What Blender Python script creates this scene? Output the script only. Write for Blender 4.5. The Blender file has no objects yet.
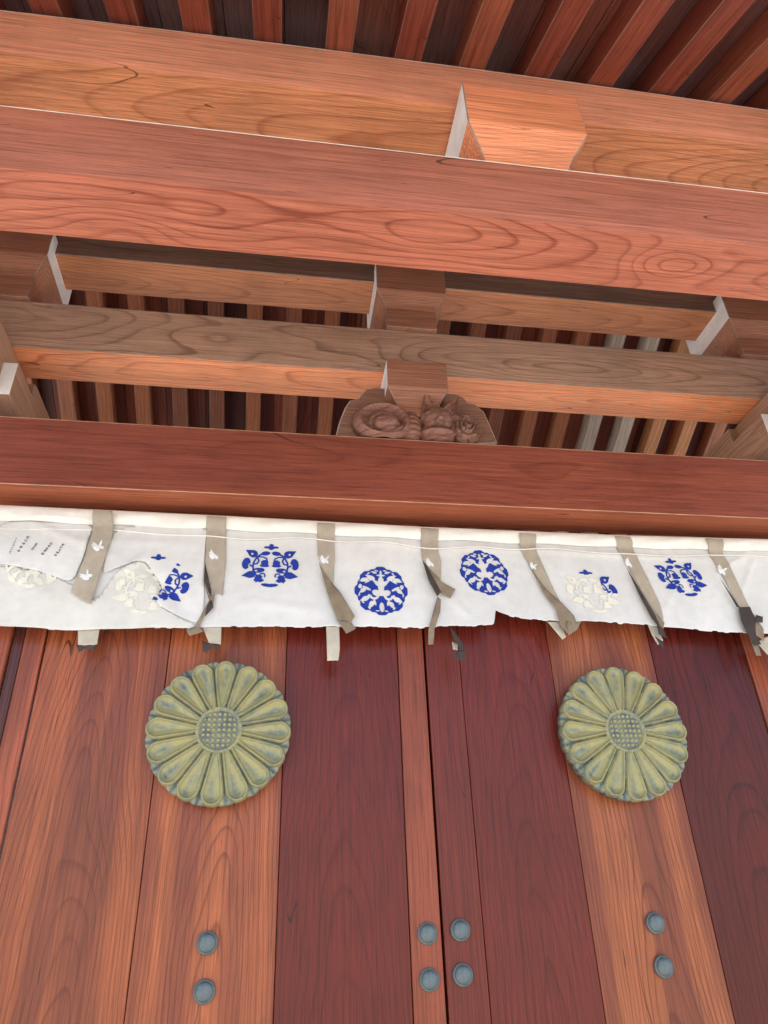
import bpy, bmesh, math, random
import numpy as np
from mathutils import Vector, Matrix

# ------------------------------------------------------------------ camera
F, YAW, PITCH, ROLL = 720.385, 0.161644818, 0.526185466, -0.038082502
CAMZ = 1.5
fw = np.array([math.sin(YAW)*math.cos(PITCH), math.cos(YAW)*math.cos(PITCH), math.sin(PITCH)])
ri0 = np.array([math.cos(YAW), -math.sin(YAW), 0.0]); up0 = np.cross(ri0, fw)
cr, sr = math.cos(ROLL), math.sin(ROLL)
RI = cr*ri0 + sr*up0; UP = -sr*ri0 + cr*up0
scene = bpy.context.scene
cd = bpy.data.cameras.new('camera'); cam = bpy.data.objects.new('camera', cd)
scene.collection.objects.link(cam)
cam.matrix_world = Matrix(((RI[0], UP[0], -fw[0], 0), (RI[1], UP[1], -fw[1], 0), (RI[2], UP[2], -fw[2], CAMZ), (0, 0, 0, 1)))
cd.sensor_fit = 'VERTICAL'; cd.sensor_height = 36.0; cd.lens = 36.0*F/1024; cd.clip_end = 2000; cd.clip_start = 0.02
scene.camera = cam

def at(px, py, Y):
    """point of the vertical plane y=Y seen in direction of a photo measurement (world x, z)"""
    r = fw*F + RI*(px-384) - UP*(py-512)
    k = Y/r[1]
    return r[0]*k, CAMZ + r[2]*k

# ------------------------------------------------------------------ light
SUN_EL, SUN_AZ = 61.0, 205.0      # compass azimuth, from +Y clockwise: sun stands behind the camera
w = bpy.data.worlds.new('World'); scene.world = w; w.use_nodes = True
nt = w.node_tree; bg = nt.nodes['Background']
sky = nt.nodes.new('ShaderNodeTexSky'); sky.sky_type = 'NISHITA'; sky.sun_disc = False
sky.sun_elevation = math.radians(SUN_EL); sky.sun_rotation = math.radians(SUN_AZ)
nt.links.new(sky.outputs[0], bg.inputs[0]); bg.inputs[1].default_value = 0.13
sd = bpy.data.lights.new('sun', 'SUN'); sd.energy = 4.5; sd.angle = math.radians(0.5); sd.color = (1, .95, .87)
sun = bpy.data.objects.new('sun', sd); scene.collection.objects.link(sun)
a, e = math.radians(SUN_AZ), math.radians(SUN_EL)
sdir = Vector((math.sin(a)*math.cos(e), math.cos(a)*math.cos(e), math.sin(e)))
sun.rotation_euler = sdir.to_track_quat('Z', 'Y').to_euler(); sun.location = (0, -5, 20)
scene.view_settings.view_transform = 'Standard'; scene.view_settings.look = 'None'
scene.view_settings.gamma = 1.0; scene.view_settings.exposure = 1.35
scene.view_settings.use_curve_mapping = False
C = scene.collection
rnd = random.Random(4)

# ------------------------------------------------------------------ material helpers
def newmat(name):
    m = bpy.data.materials.new(name); m.use_nodes = True
    t = m.node_tree; b = t.nodes['Principled BSDF']
    return m, t, b
class N:
    def __init__(s, t): s.t = t
    def n(s, typ, **k):
        o = s.t.nodes.new(typ)
        for a_, v in k.items(): setattr(o, a_, v)
        return o
    def put(s, sock, v):
        if hasattr(v, 'is_linked') or isinstance(v, bpy.types.NodeSocket): s.t.links.new(v, sock)
        else: sock.default_value = v
    def m(s, op, a_, b_=0.0, c_=0.0):
        o = s.n('ShaderNodeMath', operation=op); s.put(o.inputs[0], a_); s.put(o.inputs[1], b_); s.put(o.inputs[2], c_); return o.outputs[0]
    def noise(s, vec, scale, detail=2, rough=.5):
        o = s.n('ShaderNodeTexNoise'); s.put(o.inputs['Vector'], vec); o.inputs['Scale'].default_value = scale
        o.inputs['Detail'].default_value = detail; o.inputs['Roughness'].default_value = rough; return o
    def comb(s, x, y, z):
        o = s.n('ShaderNodeCombineXYZ'); s.put(o.inputs[0], x); s.put(o.inputs[1], y); s.put(o.inputs[2], z); return o.outputs[0]
    def ramp(s, f, stops, interp='LINEAR'):
        o = s.n('ShaderNodeValToRGB'); s.put(o.inputs[0], f); cr_ = o.color_ramp; cr_.interpolation = interp
        while len(cr_.elements) < len(stops): cr_.elements.new(0.5)
        for el, (p, c) in zip(cr_.elements, stops):
            el.position = p; el.color = (c[0], c[1], c[2], 1) if hasattr(c, '__len__') else (c, c, c, 1)
        return o.outputs[0]
    def mix(s, f, a_, b_, mode='MIX'):
        o = s.n('ShaderNodeMix', data_type='RGBA', blend_type=mode); s.put(o.inputs[0], f)
        for sk, v in ((o.inputs[6], a_), (o.inputs[7], b_)):
            if isinstance(v, tuple): sk.default_value = (*v, 1)
            else: s.t.links.new(v, sk)
        return o.outputs[2]

def wood(name, early, late, axis='X', pith=(0.0, -0.3), tilt=(0.0, 0.02), freq=55, warp=.05, seed=0.0,
         tone=None, gray=0.0, rough=.5, sharp=.6, streak=.25, wl=1.1, spec=.3, fine=.8, knots=(), ka_axis='A'):
    """solid-texture timber: annual rings of a log whose pith runs off-centre along the member"""
    m, t, bs = newmat(name); n = N(t)
    kc = (.97, .88, .76) if 'door' in name else (.95, .82, .70)
    if 'pale' in name: kc = (1, .95, .88)
    late = tuple(.25*a_+.75*b_ for a_, b_ in zip(early, late))
    early = tuple(a_*b_ for a_, b_ in zip(early, kc)); late = tuple(a_*b_ for a_, b_ in zip(late, kc))
    if tone: tone = tuple(a_*b_ for a_, b_ in zip(tone, kc))
    tc = n.n('ShaderNodeTexCoord'); sp = n.n('ShaderNodeSeparateXYZ'); t.links.new(tc.outputs['Object'], sp.inputs[0])
    X, Y, Z = sp.outputs
    L, A, B = {'X': (X, Y, Z), 'Z': (Z, X, Y), 'Y': (Y, X, Z)}[axis]
    Ls = n.m('ADD', L, seed)
    wv = n.noise(n.comb(n.m('MULTIPLY', Ls, wl), n.m('MULTIPLY', A, 3.2), n.m('MULTIPLY', B, 3.2)), 1.0, 2.0, .45)
    ws = n.n('ShaderNodeSeparateColor'); t.links.new(wv.outputs['Color'], ws.inputs[0])
    w1 = n.m('MULTIPLY', n.m('SUBTRACT', ws.outputs[0], .5), warp*2)
    w2 = n.m('MULTIPLY', n.m('SUBTRACT', ws.outputs[1], .5), warp*2)
    a1 = n.m('ADD', n.m('SUBTRACT', n.m('SUBTRACT', A, pith[0]), n.m('MULTIPLY', L, tilt[0])), w1)
    b1 = n.m('ADD', n.m('SUBTRACT', n.m('SUBTRACT', B, pith[1]), n.m('MULTIPLY', L, tilt[1])), w2)
    r = n.m('SQRT', n.m('ADD', n.m('MULTIPLY', a1, a1), n.m('MULTIPLY', b1, b1)))
    for (kl, ka, amp, sg, el) in knots:      # grain swirling round a hidden knot
        cr_ = B if ka_axis == 'B' else A
        dl = n.m('MULTIPLY', n.m('SUBTRACT', n.m('ADD', L, n.m('MULTIPLY', w1, .8)), kl), el); dc = n.m('SUBTRACT', n.m('ADD', cr_, n.m('MULTIPLY', w2, .5)), ka)
        d2 = n.m('ADD', n.m('MULTIPLY', dl, dl), n.m('MULTIPLY', dc, dc))
        r = n.m('ADD', r, n.m('MULTIPLY', n.m('EXPONENT', n.m('MULTIPLY', d2, -1/(sg*sg))), amp))
    jit = n.noise(n.comb(n.m('MULTIPLY', r, 9.0), n.m('MULTIPLY', Ls, 2.2), seed), 1.5, 3.0)
    small = n.noise(n.comb(n.m('MULTIPLY', Ls, 9), n.m('MULTIPLY', A, 30), n.m('MULTIPLY', B, 30)), 1.0, 2.0)
    rr = n.m('ADD', n.m('ADD', n.m('MULTIPLY', r, freq), n.m('MULTIPLY', jit.outputs[0], 1.1)), n.m('MULTIPLY', small.outputs[0], .10))
    fr = n.m('FRACT', rr)
    ring = n.ramp(fr, [(0, .32), (.06, 0.0), (.55, .03), (.78, .22), (.90, .85), (.95, 1.0), (1.0, .32)])
    # rings differ in strength
    rid = n.noise(n.comb(n.m('MULTIPLY', n.m('FLOOR', rr), .7), seed, 0.0), 3.3, 1.0)
    rs = n.m('MULTIPLY', ring, n.m('MULTIPLY_ADD', rid.outputs[0], 1.5, sharp-.55))
    rs = n.m('MINIMUM', n.m('MAXIMUM', rs, 0.0), 1.0)
    fib = n.noise(n.comb(n.m('MULTIPLY', Ls, 5), n.m('MULTIPLY', A, 260), n.m('MULTIPLY', B, 260)), 1.0, 2.0, .6)
    fib2 = n.noise(n.comb(n.m('MULTIPLY', Ls, 1.3), n.m('MULTIPLY', A, 95), n.m('MULTIPLY', B, 95)), 1.0, 2.0, .6)
    pore = n.noise(n.comb(n.m('MULTIPLY', Ls, 40), n.m('MULTIPLY', A, 900), n.m('MULTIPLY', B, 900)), 1.0, 1.0)
    band = n.noise(n.comb(n.m('MULTIPLY', Ls, .35), n.m('MULTIPLY', A, 7), n.m('MULTIPLY', B, 7)), 1.0, 2.0)
    col = n.mix(rs, early, late)
    tone = tone or tuple(c*.55 for c in early)
    bf = n.ramp(band.outputs[0], [(.42, 0), (.60, 1)])
    col = n.mix(n.m('MULTIPLY', bf, streak*2), col, n.mix(.62, col, tone))
    f2 = n.ramp(fib2.outputs[0], [(.3, .80), (.5, 1.0), (.7, 1.14)])
    f1 = n.ramp(fib.outputs[0], [(.3, 1-.42*fine), (.5, 1.0), (.72, 1+.26*fine)])
    col = n.mix(1.0, n.mix(1.0, col, f2, 'MULTIPLY'), f1, 'MULTIPLY')
    pf = n.ramp(pore.outputs[0], [(.27, .72), (.36, 1.0)])
    col = n.mix(1.0, col, pf, 'MULTIPLY')
    sk = n.noise(n.comb(n.m('MULTIPLY', Ls, 9), n.m('MULTIPLY', A, 75), n.m('MULTIPLY', B, 75)), 1.0, 2.0, .7)
    col = n.mix(1.0, col, n.ramp(sk.outputs[0], [(.23, .45), (.30, 1.0)]), 'MULTIPLY')
    ck = n.noise(n.comb(n.m('MULTIPLY', Ls, .55), n.m('MULTIPLY', A, 7), n.m('MULTIPLY', B, 7)), 1.0, 1.0)
    cm = n.noise(n.comb(n.m('MULTIPLY', Ls, 1.7), n.m('MULTIPLY', A, 5), n.m('ADD', n.m('MULTIPLY', B, 5), 7.7)), 1.0, 2.0)
    cl = n.m('ABSOLUTE', n.m('SUBTRACT', ck.outputs[0], .47))
    cf = n.m('MULTIPLY', n.m('LESS_THAN', cl, .0013), n.m('GREATER_THAN', cm.outputs[0], .57))
    col = n.mix(n.m('MULTIPLY', cf, .75), col, tuple(c*.22 for c in late))
    # soft soiling
    soil = n.noise(tc.outputs['Object'], 2.3, 4.0, .6)
    sf = n.ramp(soil.outputs[0], [(.33, .78), (.55, 1.0), (.75, 1.08)])
    col = n.mix(.8, col, n.mix(1.0, col, sf, 'MULTIPLY'))
    if gray > 0:
        gn = n.noise(tc.outputs['Object'], 1.7, 3.0)
        gf = n.m('MULTIPLY', n.ramp(gn.outputs[0], [(.3, .55), (.7, 1.0)]), gray)
        hs = n.n('ShaderNodeHueSaturation'); hs.inputs['Saturation'].default_value = .32; hs.inputs['Value'].default_value = .86
        t.links.new(col, hs.inputs['Color'])
        col = n.mix(gf, col, hs.outputs[0])
    t.links.new(col, bs.inputs['Base Color'])
    ro = n.m('ADD', n.m('MULTIPLY', fib2.outputs[0], .25), rough-.12); t.links.new(ro, bs.inputs['Roughness'])
    bs.inputs['Specular IOR Level'].default_value = spec
    bp = n.n('ShaderNodeBump'); bp.inputs['Strength'].default_value = .35; bp.inputs['Distance'].default_value = .002
    h = n.m('ADD', n.m('MULTIPLY', rs, -.4), n.m('ADD', n.m('MULTIPLY', fib.outputs[0], .45), n.m('MULTIPLY', fib2.outputs[0], .5)))
    t.links.new(h, bp.inputs['Height']); t.links.new(bp.outputs[0], bs.inputs['Normal'])
    return m

def paint(name, col, rough=.7, dirt=.25, scale=8.0, bump=.1, spec=.3):
    m, t, b = newmat(name); n = N(t); tc = n.n('ShaderNodeTexCoord')
    d = n.noise(tc.outputs['Object'], scale, 5.0, .65)
    f = n.ramp(d.outputs[0], [(.3, 1-dirt), (.6, 1.0)])
    c = n.mix(1.0, (col[0], col[1], col[2]), f, 'MULTIPLY')
    t.links.new(c, b.inputs['Base Color']); b.inputs['Roughness'].default_value = rough
    b.inputs['Specular IOR Level'].default_value = spec
    g = n.noise(tc.outputs['Object'], scale*30, 3.0)
    bp = n.n('ShaderNodeBump'); bp.inputs['Strength'].default_value = bump; bp.inputs['Distance'].default_value = .001
    t.links.new(g.outputs[0], bp.inputs['Height']); t.links.new(bp.outputs[0], b.inputs['Normal'])
    return m

ARRIS = paint('edge_glint_wood', (.90, .80, .66), .45, .35, 14)  # pale colour that paints an edge glint on the two upper beams
ARRIS_R = paint('worn_edge_red_wood', (.55, .30, .18), .5, .5, 14)
ARRIS_GRAY = paint('worn_gray_edge', (.33, .27, .22), .6, .5, 14)
WHITE = paint('end_paint_white', (.90, .895, .87), .8, .18, 9, .3)

O1, O2 = (.86, .37, .19), (.46, .14, .06)            # orange zelkova
P1, P2 = (.43, .145, .085), (.20, .048, .025)           # pinkish red
M1, M2 = (.19, .042, .025), (.075, .014, .010)            # maroon
G1, G2 = (.36, .17, .085), (.13, .05, .025)             # weathered

# ------------------------------------------------------------------ object helpers
def link(name, me, parent=None):
    o = bpy.data.objects.new(name, me); C.objects.link(o)
    if parent is not None: o.parent = parent
    return o
def empty(name, loc=(0, 0, 0)):
    o = bpy.data.objects.new(name, None); C.objects.link(o); o.location = loc; o.empty_display_size = .1; return o
def tag(o, label=None, cat=None, group=None, kind=None):
    if label: o['label'] = label
    if cat: o['category'] = cat
    if group: o['group'] = group
    if kind: o['kind'] = kind
    return o
def bm_obj(name, bm, mats, parent=None, loc=(0, 0, 0), smooth=False):
    me = bpy.data.meshes.new(name); bm.normal_update(); bm.to_mesh(me); bm.free()
    for m in (mats if isinstance(mats, (list, tuple)) else [mats]): me.materials.append(m)
    if smooth:
        for p in me.polygons: p.use_smooth = True
    o = link(name, me, parent); o.location = loc
    return o
def bevel(o, wdt, mat=0, seg=1):
    b = o.modifiers.new('bevel', 'BEVEL'); b.width = wdt; b.segments = seg; b.material = mat; b.limit_method = 'ANGLE'
    b.angle_limit = math.radians(40)
def box(name, x0, x1, y0, y1, z0, z1, mats, parent=None, bev=.004, sub=0, faces=None, hot=(), worn=.0035, arch=0.0):  # worn: height of the edge strip, a painted glint on the upper beams
    """timber box, origin at its centre; z above ground; faces: {(axis,sign): material slot}"""
    cx, cy, cz = (x0+x1)/2, (y0+y1)/2, (z0+z1)/2
    bm = bmesh.new(); bmesh.ops.create_cube(bm, size=1.0)
    bmesh.ops.scale(bm, vec=(x1-x0, y1-y0, z1-z0), verts=bm.verts)
    if faces:
        bm.normal_update()
        for f in bm.faces:
            for (ax, sg), mi in faces.items():
                if f.normal[ax]*sg > .9: f.material_index = mi
    if hot:
        es = []
        for e_ in bm.edges:
            a_, b_ = e_.verts[0].co, e_.verts[1].co
            if abs(a_.x-b_.x) < 1e-4: continue
            k = ('f' if a_.y < 0 else 'b')+('t' if a_.z > 0 else 'b')
            if k in hot: es.append(e_)
        r_ = bmesh.ops.bevel(bm, geom=es, offset=bev, segments=1, affect='EDGES', material=len(mats)-1)
        hz_ = (z1-z0)/2
        if 'ft' in hot:  # recoloured strip below the front top edge, a painted glint on the upper beams
            bmesh.ops.bisect_plane(bm, geom=bm.verts[:]+bm.edges[:]+bm.faces[:], plane_co=(0, 0, hz_-bev-worn), plane_no=(0, 0, 1))
            bm.normal_update()
            for f in bm.faces:
                if f.normal.y < -.9 and f.calc_center_median().z > hz_-bev-worn: f.material_index = len(mats)-1
        if arch:
            for c_ in np.linspace(-(x1-x0)/2, (x1-x0)/2, 42)[1:-1]:
                bmesh.ops.bisect_plane(bm, geom=bm.verts[:]+bm.edges[:]+bm.faces[:], plane_co=(c_, 0, 0), plane_no=(1, 0, 0))
            for v_ in bm.verts:
                u_ = (v_.co.x+cx-.47)/1.35; v_.co.z += arch*(1-min(u_*u_, 1.6))
        sub = 0
    if sub:
        lon = max(range(3), key=lambda i: (x1-x0, y1-y0, z1-z0)[i])
        es = [e_ for e_ in bm.edges if abs((e_.verts[0].co-e_.verts[1].co)[lon]) > 1e-4]
        bmesh.ops.subdivide_edges(bm, edges=es, cuts=sub, use_grid_fill=True)
    o = bm_obj(name, bm, mats, parent, (cx, cy, cz))
    if bev and not hot: bevel(o, bev, len(mats)-1 if isinstance(mats, (list, tuple)) and len(mats) > 1 else 0)
    return o

H = CAMZ
# ------------------------------------------------------------------ ground
m, t, b = newmat('pale_gravel'); n = N(t); tc = n.n('ShaderNodeTexCoord')
v = n.n('ShaderNodeTexVoronoi'); v.inputs['Scale'].default_value = 90; t.links.new(tc.outputs['Object'], v.inputs['Vector'])
g1 = n.noise(tc.outputs['Object'], .6, 4.0)
c = n.mix(1.0, n.ramp(g1.outputs[0], [(.3, (.52, .48, .43)), (.7, (.62, .585, .53))]), n.ramp(v.outputs['Color'], [(.1, .75), (.9, 1.1)]), 'MULTIPLY')
t.links.new(c, b.inputs['Base Color']); b.inputs['Roughness'].default_value = .9
bp = n.n('ShaderNodeBump'); bp.inputs['Distance'].default_value = .01; t.links.new(v.outputs['Distance'], bp.inputs['Height']); t.links.new(bp.outputs[0], b.inputs['Normal'])
bm = bmesh.new(); bmesh.ops.create_grid(bm, x_segments=2, y_segments=2, size=400)
tag(bm_obj('ground', bm, m), kind='structure')
stone = paint('granite_paving', (.42, .40, .37), .8, .3, 5, .4)
bm = bmesh.new(); bmesh.ops.create_cube(bm, size=1.0); bmesh.ops.scale(bm, vec=(5.4, 3.6, .16), verts=bm.verts)
o = bm_obj('stone_pavement', bm, stone, None, (.56, 2.7, .04)); bevel(o, .02); tag(o, kind='structure')

# ------------------------------------------------------------------ the gate
gate = tag(empty('temple_gate', (.56, 2.6, 0)), 'wooden temple gate of red brown beams, rafters and double doors seen from below', 'gate')
gate_off = Vector((.56, 2.6, 0))
def G(o):                       # keep world placement under the gate empty
    o.parent = gate; o.location = Vector(o.location)-gate_off; return o

# --- eave purlin (A), outer beam (B), ridge beam (D), tie beam (C), lintel (E)
xa0, xa1 = -2.3, 3.4
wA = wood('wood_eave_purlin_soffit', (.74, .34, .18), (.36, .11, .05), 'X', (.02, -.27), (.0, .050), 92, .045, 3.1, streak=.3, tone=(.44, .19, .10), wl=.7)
wA2 = wood('wood_eave_purlin_sheen_face', (.88, .42, .29), (.64, .25, .15), 'X', (.03, -.22), (.02, .05), 80, .05, 3.1, streak=.1, sharp=.4, tone=(.7, .4, .3), wl=.8)  # front face made paler and pinker, sky sheen put into the colour
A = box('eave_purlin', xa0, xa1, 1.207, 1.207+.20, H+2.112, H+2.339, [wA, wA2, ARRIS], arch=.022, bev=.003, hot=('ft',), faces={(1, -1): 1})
wB = wood('wood_outer_beam_soffit', (.49, .185, .128), (.25, .060, .038), 'X', (-.01, -.235), (.01, -.030), 62, .060, 8.7, knots=((-.98, .03, .05, .06, .4), (-.12, -.03, -.045, .07, .3), (.48, .01, .055, .05, .42), (1.0, .03, -.05, .06, .35)), streak=.15, sharp=.85, wl=1.3, tone=(.52, .19, .12))
wB2 = wood('wood_outer_beam_face', (.45, .172, .118), (.33, .112, .072), 'X', (.3, -.05), (.004, -.004), 90, .02, 8.7, streak=.2, sharp=.25, wl=.8)
yB = 1.16
B = box('outer_beam', xa0, xa1, yB, yB*1.355/1.1702, H+1.355*yB, H+1.563*yB, [wB, wB2, ARRIS], bev=.003, hot=('ft',), faces={(1, -1): 1})
wC = wood('wood_tie_beam_face', (.60, .37, .245), (.25, .135, .08), 'X', (.15, .0), (.010, -.012), 95, .045, 2.2, knots=((-.72, .01, .06, .12, .22), (.62, -.03, -.05, .12, .2)), ka_axis='B', gray=.35, sharp=.75, wl=.9, tone=(.5, .3, .2))
wC2 = wood('wood_tie_beam_soffit', O1, O2, 'X', (.0, -.20), (.01, .045), 75, .045, 6.0, wl=.9)
Cb = box('tie_beam', -1.75, 2.85, 2.45, 2.45*.8868/.8176, H+2.45*.8868, H+2.45*.9935, [wC2, wC, ARRIS_GRAY], bev=.003, hot=('ft', 'fb', 'bb'), faces={(1, -1): 1})
wD = wood('wood_ridge_beam_face', (.30, .16, .10), (.15, .07, .04), 'X', (.3, .1), (.0, .02), 90, .05, 12.2, gray=.5)
wD2 = wood('wood_ridge_beam_soffit', (.60, .28, .15), (.33, .12, .055), 'X', (.02, -.28), (.0, -.05), 75, .045, 16.0, wl=.9)
D = box('ridge_beam', xa0, xa1, 2.45, 2.45*1.12/1.029, H+2.45*1.12, H+3.02, [wD2, wD, ARRIS_GRAY], bev=.003, hot=('fb', 'bb'), faces={(1, -1): 1})
wE = wood('wood_lintel_soffit', (.42, .145, .085), (.26, .075, .042), 'X', (.3, -.2), (.012, .008), 100, .03, 21.0, streak=.3, sharp=.3)
wE2 = wood('wood_lintel_face', (.31, .097, .066), (.19, .052, .036), 'X', (.35, .05), (.006, .004), 100, .03, 21.0, streak=.4, sharp=.3, tone=(.22, .07, .065))
E_ = box('lintel', -1.9, 3.0, 2.40, 2.585, H+2.40*.6096, H+2.40*.737, [wE, wE2, ARRIS_R], bev=.0025, hot=('ft', 'fb'), faces={(1, -1): 1})
for o, l in ((A, 'topmost orange beam carrying the eave rafters'), (B, 'broad pinkish beam with bold wavy grain underneath'), (Cb, 'greyish weathered beam just above the cat carving'),
             (D, 'dark narrow beam seen behind the broad front beam'), (E_, 'long plain red brown beam above the cloth')):
    G(o); o['label'] = l

# --- depth beams and bracket arms at the two posts
wS = wood('wood_depth_beam', (.48, .28, .18), (.26, .13, .075), 'Y', (.25, -.1), (.01, .03), 90, .05, 5.0, gray=.25)
wPost = wood('wood_post', (.36, .15, .075), (.17, .055, .025), 'Z', (.2, .1), (.01, .01), 60, .04, 7.0, gray=.3)
for sx in (-1, 1):
    def rng(a_, b_): return (.56+sx*a_, .56+sx*b_) if sx > 0 else (.56-b_, .56-a_)
    x0, x1 = rng(1.71, 1.98)
    ztop = H+2.168
    G(box('depth_beam', x0, x1, .95, 4.3, ztop-.27, ztop, [wS, ARRIS_GRAY], bev=.006))
    x0, x1 = rng(1.675, 1.76)
    G(box('side_rail', x0, x1, 2.68, 4.2, ztop-.20, ztop-.004, [wS, ARRIS_GRAY], bev=.006))
    x0, x1 = rng(1.655, 2.0)
    o = G(box('bracket_arm', x0, x1, 2.42, 3.15, H+.781*2.42, H+.848*2.42, [wS, WHITE], bev=0, faces={(1, -1): 1, (1, 1): 1}))
    x0, x1 = rng(1.70, 2.06)
    G(box('gate_post', x0, x1, 2.62, 2.98, .12, H+.781*2.42-.002, [wPost, ARRIS_GRAY], bev=.012))

# --- bearing blocks
def block(name, cx, y0, w_, d_, zt, zb, zt2, zn, inset, wmat):
    """masu: upper cube zt..zb, concave taper zb..zt2, narrow foot to zn; x end faces painted white"""
    bm = bmesh.new()
    prof = [(0, zt), (0, zb)]
    k = 7
    for i in range(1, k+1):
        a_ = i/k*math.pi/2
        prof.append((inset*(1-math.cos(a_))*.35+inset*.65*math.sin(a_)**1.2 if False else inset*math.sin(a_*.999)**.8*1.0*(i/k)**.35, zb+(zt2-zb)*(i/k)))
    prof.append((inset, zn))
    rings = []
    for ins, z in prof:
        hx, hy = w_/2-ins, d_/2-ins
        rings.append([bm.verts.new((sx_*hx, sy_*hy, z)) for sx_, sy_ in ((-1, -1), (1, -1), (1, 1), (-1, 1))])
    for i in range(len(rings)-1):
        for j in range(4):
            f = bm.faces.new((rings[i][j], rings[i][(j+1) % 4], rings[i+1][(j+1) % 4], rings[i+1][j]))
            if i == 0 and j in (1, 3): f.material_index = 1
    bm.faces.new(rings[0]); bm.faces.new(rings[-1][::-1])
    bmesh.ops.recalc_face_normals(bm, faces=bm.faces)
    o = bm_obj(name, bm, [wmat, WHITE, ARRIS_GRAY], None, (cx, y0+d_/2, 0)); bevel(o, .003, 2)
    return G(o)
wM = wood('wood_bearing_block', (.80, .335, .19), (.55, .18, .09), 'X', (.1, -.25), (.05, .1), 90, .05, 31.0, streak=.2)
wM2 = wood('wood_bearing_block_dull', (.46, .215, .135), (.25, .10, .06), 'X', (.12, -.2), (.05, .12), 90, .05, 36.0, gray=.15)
o = block('bearing_block', .638, 1.13, .351, .28, H+1.883*1.13, H+1.717*1.13, H+1.63*1.13, H+1.563*yB+.001, .052, wM); o['label'] = 'large orange block between the two upper beams'
o = block('bearing_block', .563, 2.38, .336, .36, H+2.82, H+1.104*2.38, H+2.55, H+2.4345, .048, wM2); o['label'] = 'middle block on the weathered beam'
o = block('bearing_block', -1.257, 2.38, .336, .36, H+2.82, H+2.655, H+2.56, H+2.4345, .048, wM2); o['label'] = 'block at the left end of the weathered beam'
o = block('bearing_block', 2.372, 2.38, .336, .36, H+2.82, H+2.635, H+2.55, H+2.4345, .048, wM2); o['label'] = 'block at the right end of the weathered beam'
o = block('bearing_block', .557, 2.365, .268, .26, H+2.171, H+.857*2.365, H+1.95, H+1.90, .040, wM2); o['label'] = 'small block standing on the cat carving'

# --- roof: rafters front and back, boards above
S = .53; RY, RZ = 2.69, H+3.149; RH = .095; RW = .084; SP = .2141
rw = []
reds = [((.33, .095, .065), (.19, .048, .034)), ((.27, .075, .052), (.15, .038, .028)), ((.37, .125, .08), (.2, .055, .034))]
for i, (a_, b_) in enumerate(reds): rw.append(wood('wood_rafter_red', a_, b_, 'Y', (.12, -.2), (.01, .03), 70, .04, 40+i*3.3, streak=.3))
bw = []
browns = [((.36, .15, .085), (.18, .06, .032)), ((.44, .18, .085), (.22, .07, .03)), ((.27, .11, .066), (.14, .05, .03))]
for i, (a_, b_) in enumerate(browns): bw.append(wood('wood_rafter_brown', a_, b_, 'Y', (.12, -.2), (.01, .03), 90, .04, 60+i*3.3, gray=.08))
pale = wood('wood_rafter_pale', (.60, .52, .42), (.40, .32, .24), 'Y', (.12, -.2), (.0, .02), 80, .03, 77, gray=.5)
tan_ = wood('wood_rafter_tan', (.52, .27, .13), (.26, .10, .045), 'Y', (.12, -.2), (.0, .02), 80, .03, 79)
DIM_EDGE = paint('dim_edge', (.26, .17, .13), .6, .6, 9)
def rafter(x, front, mat):
    sg = -1 if front else 1
    ye = .50 if front else 5.55
    Ln = abs(ye-RY)*math.sqrt(1+S*S)
    bm = bmesh.new(); bmesh.ops.create_cube(bm, size=1.0)
    bmesh.ops.scale(bm, vec=(RW, Ln, RH), verts=bm.verts)
    o = bm_obj('rafter', bm, [mat, DIM_EDGE]); bevel(o, .0018, 1)
    my = (RY+ye)/2; mz = RZ-S*abs(my-RY)+RH/2*math.sqrt(1+S*S)
    o.location = (x, my, mz); o.rotation_euler = (-sg*math.atan(S), 0, 0)
    return G(o)
kF = range(-8, 20)
for k in kF:
    rafter(-.7468+k*SP+rnd.uniform(-.004, .004), True, rw[rnd.randrange(3)])
for k in range(-5, 23):
    mt = bw[rnd.randrange(3)]
    if k in (15, 16): mt = pale
    if k in (17, 18): mt = tan_
    o = rafter(-1.269+k*SP+rnd.uniform(-.004, .004), False, mt)
    if mt is pale: o['label'] = 'pale whitish rafter'
brd = []
for i in range(6):
    q = [((.18, .088, .092), (.09, .040, .042)), ((.24, .095, .075), (.12, .042, .036)), ((.14, .072, .078), (.075, .036, .04)), ((.32, .11, .07), (.17, .05, .03)), ((.22, .07, .05), (.12, .035, .024)), ((.11, .04, .034), (.06, .02, .017))][i]
    brd.append(wood('wood_roof_board', q[0], q[1], 'Y', (.2, -.2), (.02, .04), 55, .06, 90+i*5, rough=.5))
xr0, xr1 = -2.55, 3.55
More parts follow.
